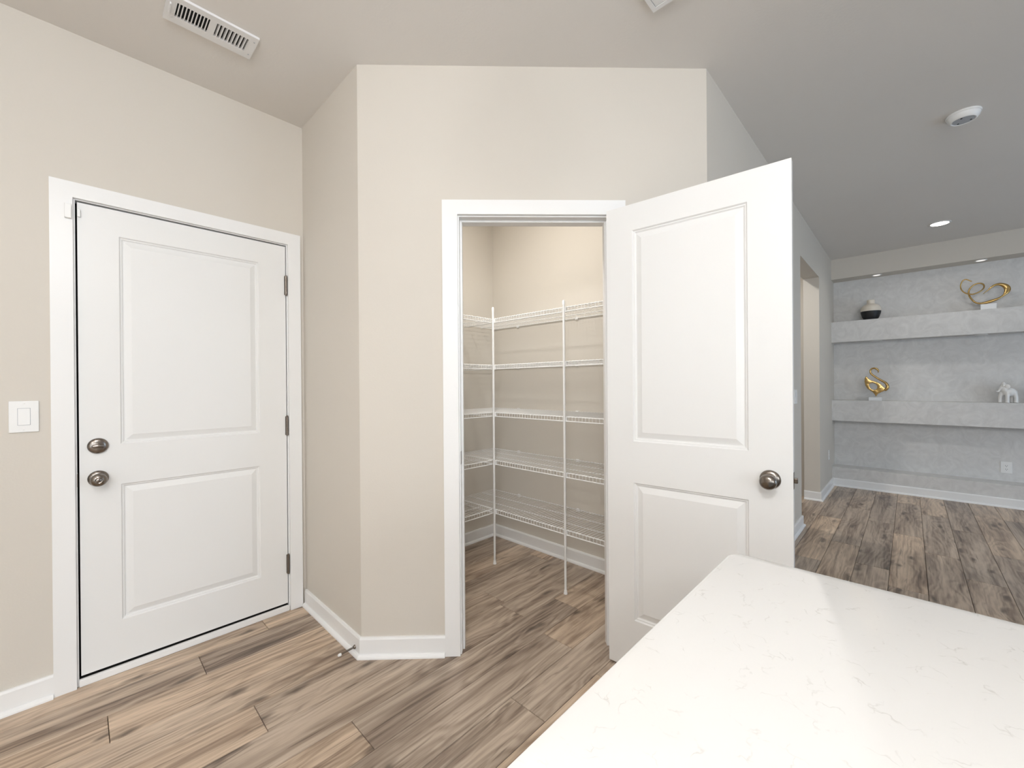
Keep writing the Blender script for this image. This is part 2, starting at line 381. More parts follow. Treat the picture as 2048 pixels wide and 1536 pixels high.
# ------------------------------------------------------------------ baseboards
BBP = [(0, 0), (.0125, 0), (.0125, .083), (.009, .092), (0, .092)]
SHP = [(.0125, 0), (.027, 0), (.0265, .006), (.0235, .012), (.018, .017), (.0125, .018)]
def baseboard(name, p0, p1, nrm, label, m0=0, m1=0):
    # m0/m1: mitre factor at the ends (metres of shift per metre of depth along the run)
    d = (Vector(p1)-Vector(p0)).normalized()
    def run(prof):
        mb = MB(); k = len(prof)
        for P, mt in ((p0, m0), (p1, m1)): mb.v += [(P[0]+nrm[0]*q+d.x*mt*q, P[1]+nrm[1]*q+d.y*mt*q, z) for q, z in prof]
        mb.f.append(tuple(range(k))); mb.f.append(tuple(k+i for i in reversed(range(k))))
        for i in range(k):
            jn = (i+1) % k; mb.f.append((i, k+i, k+jn, jn))
        return mb
    b_ = run(BBP).build(name, 'trim'); tag(b_, label, 'baseboard', kind='structure')
    run(SHP).build('shoe_moulding', 'trim', b_)
    return b_
t225 = math.tan(math.radians(22.5))
baseboard('baseboard_left', (A, YB), (A, -.0785), (1, 0), 'white baseboard left of the entry door')
bbs = baseboard('baseboard_short', (A+.020, B), (P1X, B), (0, -1), 'white baseboard on the shaded short wall', 0, t225)
baseboard('baseboard_front', (P1X, B), cpt(.3885), (Q, -Q), 'white baseboard left of the pantry doorway', -t225, 0)
baseboard('baseboard_front_right', cpt(1.2435), (XD, P2Y), (Q, -Q), 'white baseboard between pantry door casing and corner', 0, t225)
baseboard('baseboard_right', (XD, P2Y), (XD, OP0), (1, 0), 'white baseboard on the wall past the pantry', -t225, 1)
baseboard('baseboard_right_jamb', (XD-TD, OP1), (XD, OP1), (0, -1), 'white baseboard wrapping the far side of the opening', 0, 1)
baseboard('baseboard_right_far', (XD, OP1), (XD, E_Y), (1, 0), 'white baseboard between opening and niche wall', -1, -1)
baseboard('baseboard_far', (XD, E_Y), (XR, E_Y), (0, -1), 'white baseboard along the grey niche wall', 1, 0)
baseboard('baseboard_pantry_left', (A, B+T), (A, C), (1, 0), 'white baseboard on the left pantry wall', 0, -1)
baseboard('baseboard_pantry_back', (A, C), (XD-TD, C), (0, -1), 'white baseboard on the back pantry wall', 1, -1)
baseboard('baseboard_pantry_right', (XD-TD, in2[1]), (XD-TD, C), (-1, 0), 'white baseboard on the right pantry wall', 0, -1)

# ------------------------------------------------------------------ doors
RINGS = [(0, 0), (.0045, .0060), (.0085, .0065), (.0125, .0115), (.0155, .0120), (.040, .0025)]
def make_slab(root, name, wd, ht, th, panels, panel_mat='door'):
    xs = [0, panels[0][0], panels[0][1], wd]
    zs = sorted({0, ht, *[p[2] for p in panels], *[p[3] for p in panels]})
    mb = MB()
    def vid(p): mb.v.append(p); return len(mb.v)-1
    for yy in (0, th):
        g = [[vid((x, yy, z)) for z in zs] for x in xs]
        for i in range(3):
            for j in range(len(zs)-1):
                if i == 1 and any(abs(zs[j]-p[2]) < 1e-6 for p in panels): continue
                mb.f.append((g[i][j], g[i+1][j], g[i+1][j+1], g[i][j+1]))
    n = len(xs)*len(zs); nz = len(zs)
    per = [(i, 0) for i in range(4)] + [(3, j) for j in range(1, nz)] + [(i, nz-1) for i in (2, 1, 0)] + [(0, j) for j in range(nz-2, 0, -1)]
    ids = [i*nz+j for i, j in per]
    for k in range(len(ids)):
        a_, b_ = ids[k], ids[(k+1) % len(ids)]; mb.f.append((a_, b_, n+b_, n+a_))
    slab = mb.build(name, 'door', root)
    for (x0, x1, z0, z1) in panels:
        pm = MB(); loops = []
        for side, yf in ((0, lambda d: d), (1, lambda d: th-d)):
            for ins, d in RINGS:
                y = yf(d); base = len(pm.v)
                pm.v += [(x0+ins, y, z0+ins), (x1-ins, y, z0+ins), (x1-ins, y, z1-ins), (x0+ins, y, z1-ins)]
                loops.append(base)
        k = len(RINGS)
        for s_ in (0, 1):
            for q in range(k-1):
                a_, b_ = loops[s_*k+q], loops[s_*k+q+1]
                for e in range(4): pm.f.append((a_+e, a_+(e+1) % 4, b_+(e+1) % 4, b_+e))
            a_ = loops[s_*k+k-1]; pm.f.append((a_, a_+1, a_+2, a_+3))
        for e in range(4): pm.f.append((loops[0]+e, loops[0]+(e+1) % 4, loops[k]+(e+1) % 4, loops[k]+e))
        pm.build('panel', panel_mat, root)
    return slab
KNOB = [(.0, .0), (.0125, .0), (.0125, .014), (.012, .020), (.016, .0245), (.0225, .030), (.0265, .038), (.0270, .045), (.0255, .051), (.021, .0565), (.013, .0605), (.0, .0615)]
ROSE = [(.0, 0), (.0330, 0), (.0335, .003), (.0325, .006), (.0285, .0095), (.022, .012), (.0165, .013), (.0, .013)]
def knob(root, x, z, y, outward, keyed=False):
    prof = [(r, h+.010) for r, h in KNOB]
    if keyed: prof = prof[:-2] + [(.0125, .0690), (.0120, .0672), (.0095, .0662), (.0075, .0675), (.0, .0675)]
    k = MB().lathe(prof, (x, y, z), (0, outward, 0), 40).build('door_knob', 'nickel', root, smooth=True)
    MB().lathe(ROSE, (x, y, z), (0, outward, 0), 40).build('rosette', 'nickel', k, smooth=True)
    return k
def hinge(root, x, y, z0, z1, mb_leaf=None):
    h = MB()
    n = 5; s = (z1-z0)/n
    for i in range(n): h.lathe([(.0, 0), (.0065, 0), (.0065, s-.0006), (.0, s-.0006)], (x, y, z0+i*s), (0, 0, 1), 12)
    h.lathe([(.0, 0), (.005, 0), (.0055, .002), (.003, .005), (.0, .006)], (x, y, z1), (0, 0, 1), 12)
    h.lathe([(.0, 0), (.005, 0), (.0055, -.002), (.003, -.005), (.0, -.006)], (x, y, z0), (0, 0, 1), 12)
    o = h.build('hinge', 'bronze_hinge', root, smooth=True)
    if mb_leaf: mb_leaf.build('hinge_leaf', 'bronze_hinge', o)
    return o

# entry door: local x runs along the wall, local -y faces the room
ED = thing('door_1', 'closed white two panel entry door with deadbolt and knob', 'door', (A-.004, -.0005, .040), math.pi/2, kind='structure')
z0 = .040
make_slab(ED, 'door_slab', .8035, 1.9985, .044, [(.127, .672, .226-z0, .829-z0), (.127, .672, 1.006-z0, 1.925-z0)])
knob(ED, .056, .866-z0, 0, -1, True)
db = MB().lathe([(.0, 0), (.0330, 0), (.0335, .004), (.0315, .009), (.0265, .0125), (.0175, .0145), (.0, .0145)], (.056, 0, 1.006-z0), (0, -1, 0), 40).build('deadbolt', 'nickel', ED, smooth=True)
MB().box(.056-.0185, .056+.0185, -.030, -.0125, 1.006-z0-.0065, 1.006-z0+.0065, .0045).lathe([(.0, 0), (.011, 0), (.010, .010), (.0, .010)], (.056, -.012, 1.006-z0), (0, -1, 0), 20).build('thumb_turn', 'nickel', db, smooth=True)
for za, zb in ((1.768, 1.873), (.984, 1.088), (.208, .312)):
    hinge(ED, .8045, -.0080, za-z0, zb-z0, MB().box(.797, .8065, -.0035, -.0005, za-z0, zb-z0))
ms = thing('door_sensor', 'small white alarm magnet on the top corner of the entry door', 'sensor', (A-.004, .0040, 1.976))
MB().box(A-.0035, A+.0065, -.0005+.0005, .0095, 1.976, 2.008, .0015).build('magnet_case', 'plastic', ms, (A-.004, .0040, 1.976))
ss = thing('door_sensor', 'white alarm contact box on the casing beside the entry door', 'sensor', (A+.016, -.0265, 1.958))
MB().box(A+.0165, A+.0295, -.0365, -.0165, 1.958, 2.016, .002).build('sensor_case', 'plastic', ss, (A+.016, -.0265, 1.958))
# frame of the entry door
t1 = thing('trim_1', 'white casing and jamb around the entry door', 'door frame', (A, .4, 0), kind='structure'); og = (A, .4, 0)
CW, CT = .0655, .016
def casing_set(root, y0, y1, zt, yi0, yi1, zi, put):
    # three mitred boards; put(u, d, z) maps (along wall, out of wall, up) to local coordinates
    for name, q in (('casing', [(y0, 0), (yi0, 0), (yi0, zi), (y0, zt)]), ('casing', [(yi1, 0), (y1, 0), (y1, zt), (yi1, zi)]), ('casing_head', [(y0, zt), (yi0, zi), (yi1, zi), (y1, zt)])):
        mb = MB(); mb.v = [put(u, d, z) for d in (0, CT) for u, z in q]
        mb.f = [(0, 1, 2, 3), (7, 6, 5, 4)] + [(i, (i+1) % 4, 4+(i+1) % 4, 4+i) for i in range(4)]
        mb.build(name, 'trim', root)
casing_set(t1, -.0785, .8765, 2.1135, -.013, .812, 2.0495, lambda u, d, z: (d, u-.4, z))
MB().box(A-.12, A, DO0, -.0065, 0, 2.0455).build('jamb', 'trim', t1, og)
MB().box(A-.12, A, .8075, DO1, 0, 2.0455).build('jamb', 'trim', t1, og)
MB().box(A-.12, A, DO0, DO1, 2.0455, DOT).build('jamb_head', 'trim', t1, og)
MB().box(A-.075, A-.049, -.0065, .014, .034, 2.0455).build('gap_shade_strip', 'black', t1, og)  # black strips stand in for the shade inside the door gaps
MB().box(A-.075, A-.049, .792, .8075, .034, 2.0455).build('gap_shade_strip', 'black', t1, og)
MB().box(A-.075, A-.049, .014, .792, 2.028, 2.0455).build('gap_shade_strip', 'black', t1, og)
MB().box(A-.075, A-.0052, -.0065, .8075, 0, .0265).build('gap_shade_strip', 'black', t1, og)  # paints the dark line of shade under the slab
MB().box(A-.005, A+.012, -.0065, .8075, 0, .030, .003).build('threshold', 'trim', t1, og)
MB().box(A-.028, A+.0015, -.0075, -.0055, .840, .895).build('strike_plate', 'bronze_hinge', t1, og)
MB().box(A-.128, A-.12, DO0, DO1, 0, DOT).build('dark_backing', 'dark', t1, og)  # black sheet added to keep the door gaps dark

# pantry door, swung wide open: local x from hinge edge to free edge, local -y faces the kitchen
ANG = math.atan2(.057, .694)
PD = thing('door_2', 'white two panel pantry door standing wide open', 'door', (-.9905, 1.648, .012), ANG, kind='structure')
z0 = .012
make_slab(PD, 'door_slab', .699, 2.024, .035, [(.120, .5625, .227-z0, .827-z0), (.120, .5625, 1.007-z0, 1.922-z0)])
knob(PD, .6305, .912-z0, 0, -1); knob(PD, .6305, .912-z0, .035, 1)
lt = MB().box(.6985, .7000, .006, .029, .885-z0, .943-z0).build('latch_plate', 'bronze_hinge', PD)
MB().box(.6995, .7115, .011, .025, .905-z0, .923-z0, .002).build('latch_bolt', 'nickel', lt)
for za, zb in ((1.76, 1.85), (.98, 1.07), (.20, .29)):
    hinge(PD, -.0075, .0425, za-z0, zb-z0, MB().box(-.0015, -.0003, .004, .036, za-z0, zb-z0))
t2 = thing('trim_2', 'white casing and jamb around the pantry doorway', 'door frame', (*cpt(.816), 0), math.pi/4, kind='structure')
# local frame: x along wall, -y towards kitchen, origin at t=.816
def lb(t0, t1, d0, d1, z0, z1, bev=0): return MB().box(t0-.816, t1-.816, -d1, -d0, z0, z1, bev)
J0, J1, JT = .4655, 1.1655, 2.0400
casing_set(t2, .3890-.816, 1.2430-.816, 2.1135, .4595-.816, 1.1715-.816, 2.0465, lambda u, d, z: (u, -d, z))
lb(PT0, J0, -T, 0, 0, JT).build('jamb', 'trim', t2)
lb(J1, PT1, -T, 0, 0, JT).build('jamb', 'trim', t2)
lb(PT0, PT1, -T, 0, JT, PTT).build('jamb_head', 'trim', t2)
lb(J0, J0+.010, -.072, -.038, 0, JT).build('door_stop', 'trim', t2)
lb(J1-.010, J1, -.072, -.038, 0, JT).build('door_stop', 'trim', t2)
lb(J0+.010, J1-.010, -.072, -.038, JT-.010, JT).build('door_stop', 'trim', t2)
lb(J0-.0005, J0+.0012, -.030, -.002, .885, .945).build('strike_plate', 'bronze_hinge', t2)
# casing on the pantry side
casing_set(t2, .3890-.816, 1.2430-.816, 2.1135, .4595-.816, 1.1715-.816, 2.0465, lambda u, d, z: (u, T+d, z))
# hall door
HDR = thing('door_3', 'closed white door in the hallway beyond the opening', 'door', (HD0+.022, 5.530, .012), 0, kind='structure')
make_slab(HDR, 'door_slab', .721, 2.024, .035, [(.12, .601, .215, .815), (.12, .601, .995, 1.91)])
knob(HDR, .065, .90, 0, -1)
t3 = thing('trim_3', 'white casing around the hallway door', 'door frame', (-1.32, 5.52, 0), kind='structure'); og = (-1.32, 5.52, 0)
casing_set(t3, HD0-.055+1.32, HD1+.055+1.32, 2.1135, HD0+.014+1.32, HD1-.014+1.32, 2.0465, lambda u, d, z: (u, -d, z))
MB().box(HD0, HD0+.020, 5.52, 5.63, 0, 2.04).build('jamb', 'trim', t3, og); MB().box(HD1-.020, HD1, 5.52, 5.63, 0, 2.04).build('jamb', 'trim', t3, og)
MB().box(HD0, HD1, 5.52, 5.63, 2.04, 2.07).build('jamb_head', 'trim', t3, og)

# ------------------------------------------------------------------ island
IX0, IX1, IY0, IY1 = -.2645, 1.95, -.10, .9155
isl = thing('kitchen_island', 'white kitchen island cabinet under the quartz worktop', 'cabinet', (.85, .40, 0))
og = (.85, .40, 0)
MB().box(IX0+.035, IX1-.035, IY0+.06, IY1-.035, .10, .880).build('cabinet_body', 'cabinet', isl, og)
MB().box(IX0+.06, IX1-.06, IY0+.10, IY1-.08, 0, .10).build('toe_kick', 'cabinet', isl, og)
for i in range(4):
    u0 = IX0+.05+i*.536
    MB().box(u0, u0+.52, IY1-.035, IY1-.017, .115, .865, .002).build('door_panel', 'cabinet', isl, og)
bm = bmesh.new(); bmesh.ops.create_cube(bm, size=1)
for v in bm.verts: v.co = Vector(((IX0+IX1)/2+v.co.x*(IX1-IX0), (IY0+IY1)/2+v.co.y*(IY1-IY0), .897+v.co.z*.034))
bmesh.ops.bevel(bm, geom=[e for e in bm.edges if abs(e.verts[0].co.z-e.verts[1].co.z) > .01], offset=.030, segments=8, profile=.5, affect='EDGES')
bmesh.ops.bevel(bm, geom=[e for e in bm.edges if abs(e.verts[0].co.z-e.verts[1].co.z) < .001 and len(e.link_faces) == 2 and abs(e.link_faces[0].normal.z-e.link_faces[1].normal.z) > .5], offset=.003, segments=2, profile=.5, affect='EDGES')
tag(MB().add_bm(bm).build('worktop', 'quartz', origin=(.85, .40, .880), smooth=True), 'white veined quartz island worktop with rounded corner', 'countertop')

# ------------------------------------------------------------------ pantry wire shelves
SZ = [1.722, 1.396, 1.064, .727, .382]
WHERE = ['topmost', 'second highest', 'middle', 'second lowest', 'lowest']
FX, FY = A+.405, C-.395          # front edges of the two runs
def wire_shelf(zt, along, label, group):
    # along 'y': run on the left wall; along 'x': run on the back wall
    o = thing('wire_shelf', label, 'shelf', (A+.2, 1.6, zt) if along == 'y' else (-1.7, C-.2, zt), group=group)
    og = tuple(o.location)
    if along == 'y': a0, a1 = B+T+.02, FY-.012
    else: a0, a1 = A+.006, XD-TD-.006
    def P(s, d, z):           # s along the run, d distance from the wall, z height
        return (A+d, s, z) if along == 'y' else (s, C-d, z)
    D = .405 if along == 'y' else .395
    zl = zt-.030              # lower front rail
    MB().tube([P(a0, .008, zt-.004), P(a1, .008, zt-.004)], .0032, 8).build('back_rail', 'wire', o, og, smooth=True)
    MB().tube([P(a0, D-.008, zt-.004), P(a1, D-.008, zt-.004)], .0034, 8).build('front_rail', 'wire', o, og, smooth=True)
    MB().tube([P(a0, D-.003, zl), P(a1, D-.003, zl)], .0036, 8).build('lip_rail', 'wire', o, og, smooth=True)
    for d in (D*.36, D*.70): MB().tube([P(a0, d, zt-.0065), P(a1, d, zt-.0065)], .0028, 6).build('support_rod', 'wire', o, og, smooth=True)
    w_ = MB(); n = int((a1-a0)/.0232)
    for i in range(n+1):
        s = a0 + (a1-a0)*i/n
        w_.tube([P(s, .006, zt), P(s, D-.006, zt), P(s, D, zt-.006), P(s, D, zl-.002)], .0015, 5)
    k = w_.build('deck_wires', 'wire', o, og); k['kind'] = 'stuff'
    # wall clips
    for i in range(3):
        s = a0 + (a1-a0)*(i+.5)/3
        c0 = P(s-.012, 0.001, zt-.016); c1 = P(s+.012, .012, zt+.006)
        MB().box(min(c0[0], c1[0]), max(c0[0], c1[0]), min(c0[1], c1[1]), max(c0[1], c1[1]), c0[2], c1[2], .002).build('wall_clip', 'plastic', o, og)
    return o
for z, wn_ in zip(SZ, WHERE):
    o = wire_shelf(z, 'y', 'white wire shelf on the left pantry wall, %s of five' % wn_, 'wire shelves on the left pantry wall')
    o = wire_shelf(z, 'x', 'white wire shelf on the back pantry wall, %s of five' % wn_, 'wire shelves on the back pantry wall')
def pole(x, y, zt, label):
    o = thing('shelf_pole', label, 'pole', (x, y, 0)); og = (x, y, 0)
    MB().lathe([(.0, .004), (.0075, .004), (.0075, zt-.03), (.0, zt-.03)], og, (0, 0, 1), 16).build('tube', 'wire', o, og, smooth=True)
    MB().lathe([(.0, 0), (.0125, 0), (.0125, .004), (.0095, .012), (.0095, .022), (.0, .022)], og, (0, 0, 1), 16).build('foot', 'plastic', o, og, smooth=True)
    MB().lathe([(.0, zt-.031), (.0085, zt-.031), (.0085, zt-.006), (.005, zt), (.0, zt)], og, (0, 0, 1), 16).build('cap', 'plastic', o, og, smooth=True)
    for z in SZ:
        MB().box(x-.011, x+.011, y+.003, y+.020, z-.034, z-.002, .002).build('shelf_clip', 'plastic', o, og)
pole(-2.115, 2.004, 1.800, 'white support pole at the inside corner of the wire shelves')
pole(-1.500, 2.004, 1.760, 'white support pole along the back run of wire shelves')

# ------------------------------------------------------------------ switches and outlets
def wallplate(name, label, loc, rz, w_, h_, kind):
    # local -y faces the room, origin at the plate's lower edge on the wall
    o = thing(name, label, 'switch' if 'switch' in name else 'outlet', loc, rz)
    MB().box(-w_/2, w_/2, -.0065, -.0002, 0, h_, .002).build('plate', 'plastic', o)
    if kind == 'rocker':
        rf = MB().box(-.0168, .0168, -.0070, -.0055, h_/2-.0335, h_/2+.0335).build('rocker_gap_shade', 'grey_plastic', o)  # grey border paints the shaded gap around the rocker
        r = MB(); r.v = [(-.0155, -.0068, h_/2-.0322), (.0155, -.0068, h_/2-.0322), (.0155, -.0074, h_/2+.0322), (-.0155, -.0074, h_/2+.0322), (-.0155, -.0098, h_/2-.0322), (.0155, -.0098, h_/2-.0322)]
        r.f = [(0, 1, 2, 3), (4, 5, 2, 3), (0, 1, 5, 4), (0, 4, 3), (1, 2, 5)]
        r.build('rocker', 'plastic', rf)
    elif kind == 'outlet':
        rc = MB().box(-.0170, .0170, -.0080, -.0055, h_/2-.034, h_/2+.034, .0008).build('receptacle', 'plastic', o)
        for zc in (h_/2+.018, h_/2-.018):
            MB().box(-.0075, -.0050, -.0083, -.0075, zc-.004, zc+.006).build('slot', 'dark', rc)
            MB().box(.0050, .0075, -.0083, -.0075, zc-.003, zc+.005).build('slot', 'dark', rc)
            MB().lathe([(.0, 0), (.0028, 0), (.0028, .0006), (.0, .0006)], (0, -.0078, zc-.010), (0, -1, 0), 12).build('ground_hole', 'dark', rc)
    for zc in (.010, h_-.010) if kind != 'outlet' else (h_/2,):
        MB().lathe([(.0, 0), (.003, 0), (.002, .0012), (.0, .0012)], (0, -.0065 if kind != 'outlet' else -.008, zc), (0, -1, 0), 12).build('screw', 'plastic', o, smooth=True)
    return o
wallplate('light_switch', 'white rocker light switch on the wall left of the entry door', (A, -.1495, 1.083), math.pi/2, .078, .123, 'rocker')
wallplate('light_switch', 'white light switch beside the open pantry door edge', (XD, 4.10, 1.080), math.pi/2, .115, .118, 'rocker')
wallplate('wall_outlet', 'white outlet low on the wall near the niche corner', (XD, 6.03, .352), math.pi/2, .072, .116, 'outlet')
wallplate('wall_outlet', 'white outlet on the grey plaster wall under the lower display shelf', (.715, E_BACK, .310), 0, .078, .118, 'outlet')

# ------------------------------------------------------------------ spring door stop
ds = thing('door_stop', 'spring door stop with white tip on the short wall baseboard', 'door stop', (-1.888, B-.0125, .034)); og = (-1.888, B-.0125, .034)
MB().lathe([(.0, 0), (.010, 0), (.009, .005), (.006, .008), (.0, .008)], og, (0, -1, 0), 16).build('mount', 'nickel', ds, og, smooth=True)
pts = [(-1.888 + .0042*math.cos(i*.7), B-.0205-.060*i/150, .034 + .0042*math.sin(i*.7) - .004*i/150) for i in range(151)]
MB().tube(pts, .0010, 5).build('spring', 'nickel', ds, og, smooth=True)
MB().lathe([(.0, 0), (.0055, 0), (.0068, .004), (.0062, .012), (.003, .015), (.0, .015)], (-1.888, B-.078, .030), (0, -1, 0), 16).build('tip', 'plastic', ds, og, smooth=True)

# ------------------------------------------------------------------ ceiling fittings
VX0, VX1, VY0, VY1 = -2.155, -2.003, .240, .541
v = thing('ceiling_vent', 'white slatted air vent in the ceiling above the entry door', 'vent', ((VX0+VX1)/2, (VY0+VY1)/2, H)); og = tuple(v.location)
ix0, ix1, iy0, iy1 = VX0+.040, VX1-.030, VY0+.027, VY1-.027
f = MB()
for (x0, x1, y0, y1) in ((VX0, ix0, VY0, VY1), (ix1, VX1, VY0, VY1), (ix0, ix1, VY0, iy0), (ix0, ix1, iy1, VY1)): f.box(x0, x1, y0, y1, H-.010, H-.0005)
f.build('frame', 'metal_white', v, og)
ym = (iy0+iy1)/2 - .004
MB().box(ix0, ix1, ym-.008, ym+.008, H-.010, H-.002).build('centre_bar', 'metal_white', v, og)
MB().box(ix0, ix1, iy0, iy1, H-.0015, H-.0004).build('duct_shade', 'dark', v, og)  # flat black sheet stands in for the dark hollow behind the slats
for y0, y1, n, lean in ((iy0, ym-.008, 10, 1), (ym+.008, iy1, 9, -1)):
    st = (y1-y0)/n
    for i in range(n+1):
        yc = y0+st*i
        if yc-.003 < y0-.001 and i == 0: yc = y0+.002
        if i == n: yc = y1-.002
        l = MB(); hw = .0018
        l.v = [(ix0, yc-hw, H-.010), (ix0, yc+hw, H-.010), (ix0, yc+hw+lean*.003, H-.0016), (ix0, yc-hw+lean*.003, H-.0016)]
        l.v += [(ix1, *q[1:]) for q in l.v]
        l.f = [(0, 1, 2, 3), (7, 6, 5, 4), (0, 4, 5, 1), (1, 5, 6, 2), (2, 6, 7, 3), (3, 7, 4, 0)]
        l.build('slat', 'metal_white', v, og)
MB().box(ix0+.012, ix1-.012, VY0+.010, VY0+.014, H-.018, H-.010).build('damper_lever', 'metal_white', v, og)
for dx in (.03, .12):
    MB().lathe([(.0, 0), (.003, 0), (.002, .0015), (.0, .0015)], (VX0+dx, VY1-.012, H-.010), (0, 0, -1), 10).build('screw', 'grey_plastic', v, og)
# square return grille at the top edge of the picture
g0x, g0y, gs = -.733, 1.585, .36
g = thing('return_grille', 'square white framed return grille in the ceiling before the pantry', 'vent', (g0x+gs/2, g0y-gs/2, H)); og = tuple(g.location)
f = MB()
for (x0, x1, y0, y1) in ((g0x, g0x+.016, g0y-gs, g0y), (g0x+gs-.016, g0x+gs, g0y-gs, g0y), (g0x+.016, g0x+gs-.016, g0y-.016, g0y), (g0x+.016, g0x+gs-.016, g0y-gs, g0y-gs+.016)): f.box(x0, x1, y0, y1, H-.012, H-.0005)
f.build('frame', 'metal_white', g, og)
MB().box(g0x+.016, g0x+gs-.016, g0y-gs+.016, g0y-.016, H-.0015, H-.0004).build('duct_shade', 'dark', g, og)  # flat black sheet paints the shade in the groove round the panel
MB().box(g0x+.0175, g0x+gs-.0175, g0y-gs+.0175, g0y-.0175, H-.010, H-.002, .001).build('face_panel', 'metal_white', g, og)
# smoke detector
sd = thing('smoke_detector', 'round white smoke detector on the living room ceiling', 'smoke detector', (.222, 3.40, H)); og = tuple(sd.location)
MB().lathe([(.0, .0005), (.070, .0005), (.071, .004), (.070, .010), (.066, .011), (.066, .013), (.064, .022), (.056, .034), (.050, .038), (.047, .0375), (.0445, .034), (.0, .034)], og, (0, 0, -1), 48).build('housing', 'plastic', sd, og, smooth=True)
rg = MB().lathe([(.0, .0335), (.043, .0335), (.043, .0362), (.020, .0365), (.0, .0365)], og, (0, 0, -1), 40).build('face', 'grey_plastic', sd, og, smooth=True)
for an in (.4, 2.2, 4.4):
    MB().lathe([(.0, .036), (.0045, .036), (.0045, .0372), (.0, .0372)], (og[0]+.032*math.cos(an), og[1]+.032*math.sin(an), og[2]), (0, 0, -1), 12).build('sensor_hole', 'dark', sd, og)
# recessed downlights: one is in view, others light pantry, hall and living room; kitchen ones are added for brightness
def downlight(x, y, power, label, color=LAMP, spread=150, visible=True):
    o = thing('downlight', label, 'ceiling light', (x, y, H), group='recessed ceiling lights'); og = (x, y, H)
    MB().lathe([(.062, .0), (.078, .0), (.079, .003), (.076, .0055), (.064, .0060), (.062, .0045)], og, (0, 0, -1), 40, ring=True).build('trim_ring', 'plastic', o, og, smooth=True)
    MB().lathe([(.0, .001), (.062, .001), (.062, .0040), (.0, .0040)], og, (0, 0, -1), 40).build('lens', 'lamp', o, og)
    l = area('downlight_lamp', (0, 0, -.009), (0, 0, -1), .12, .12, power, color, 'DISK', spread); l.parent = o
downlight(.210, 5.590, 3, 'lit recessed ceiling light before the display niche')
downlight(1.9, 5.0, 1.2, 'lit recessed ceiling light in the living room by the window')
downlight(2.2, 2.6, 1.2, 'lit recessed ceiling light over the living room centre')
downlight(-1.0, -.55, 2.5, 'added unseen recessed ceiling light over the kitchen aisle')
downlight(-1.0, -1.9, 3, 'added unseen recessed ceiling light near the back wall')
downlight(.75, -.35, 5, 'added unseen recessed ceiling light over the island')
downlight(.75, -1.9, 5, 'added unseen recessed ceiling light over the cooking side')
downlight(-1.68, 1.54, 14, 'lit recessed ceiling light inside the pantry', spread=175)
downlight(-1.20, 4.45, 15, 'lit recessed ceiling light in the hallway', spread=170)
# glowing globes added behind the camera, standing in for bounced flash light
M['globe'] = emis('fill_globe_glow', (.985, .99, 1.0), 92)
def fill_globe(x, y, label):
    o = thing('fill_globe', label, 'ceiling light', (x, y, H), group='added fill globes behind the camera'); og = (x, y, H)
    MB().lathe([(.0, .0005), (.070, .0005), (.070, .014), (.050, .024), (.0, .026)], og, (0, 0, -1), 32).build('canopy', 'nickel', o, og, smooth=True)
    MB().tube([(x, y, H-.02), (x, y, 2.55)], .008, 10).build('stem', 'nickel', o, og, smooth=True)
    MB().lathe([(.0, 2.505), (.040, 2.505), (.040, 2.545), (.015, 2.555), (.0, 2.555)], (x, y, 0), (0, 0, 1), 24).build('cap', 'nickel', o, og, smooth=True)
    MB().lathe([(max(.13*math.sin(math.pi*i/16), 1e-4), 2.385-.13*math.cos(math.pi*i/16)) for i in range(17)], (x, y, 0), (0, 0, 1), 32).build('globe', 'globe', o, og, smooth=True)
fill_globe(.10, -.32, 'added unseen fill globe over the near kitchen aisle')
fill_globe(1.25, -1.70, 'added unseen fill globe over the far kitchen aisle')
# puck lights of the niche
def puck(x, y, z, label, m):
    o = thing('puck_light', label, 'light', (x, y, z), group='puck lights of the display niche'); og = (x, y, z)
    MB().lathe([(.034, .0004), (.046, .0004), (.047, .003), (.044, .006), (.036, .0065), (.034, .005)], og, (0, 0, -1), 32, ring=True).build('ring', 'plastic', o, og, smooth=True)
    MB().lathe([(.0, .0008), (.034, .0008), (.034, .0045), (.0, .0045)], og, (0, 0, -1), 32).build('lens', m, o, og)
for z, wh, m in ((2.503, 'soffit', 'puck'), (1.739, 'upper display shelf', 'plastic'), (.790, 'lower display shelf', 'plastic')):
    puck(-.275, 6.415, z, 'small round puck light under the %s near the corner' % wh, m)
    puck(.535, 6.415, z, 'small round puck light under the %s further from the corner' % wh, m)

# ------------------------------------------------------------------ ornaments
vz = thing('vase', 'round ceramic vase, cream above and black below', 'vase', (-.329, 6.43, 1.985)); og = tuple(vz.location)
MB().lathe([(.0, 0), (.056, 0), (.062, .004), (.078, .035), (.090, .075), (.0935, .100), (.0, .100)], og, (0, 0, 1), 40).build('black_base', 'blackglaze', vz, og, smooth=True)
MB().lathe([(.0, .1002), (.0937, .1002), (.0945, .114), (.0925, .135), (.085, .156), (.070, .172), (.052, .182), (.041, .186), (.037, .192), (.037, .222), (.0385, .230), (.036, .234), (.030, .234), (.028, .222), (.028, .195), (.0, .190)], og, (0, 0, 1), 40).build('cream_body', 'cream', vz, og, smooth=True)
# gold looping ribbon on a white block
YS = 6.425
gs_ = thing('sculpture', 'gold looping ribbon sculpture on a white block', 'sculpture', (.585, YS, 1.985)); og = tuple(gs_.location)
MB().box(.530, .640, YS-.035, YS+.035, 1.985, 2.045, .002).build('block', 'marble', gs_, og)
def GOLDX(u, q): return .28883 + 2.6425e-4*u - 1.67e-6*q
def GOLDZ(u, q): return 2.49317 - 4.175e-5*u - 3.9667e-4*q
def SWX(u, q): return -.69071 + 8.348e-4*u - 5.19e-6*q
def SWZ(u, q): return 1.63287 - 9.3e-6*u - 1.10519e-3*q
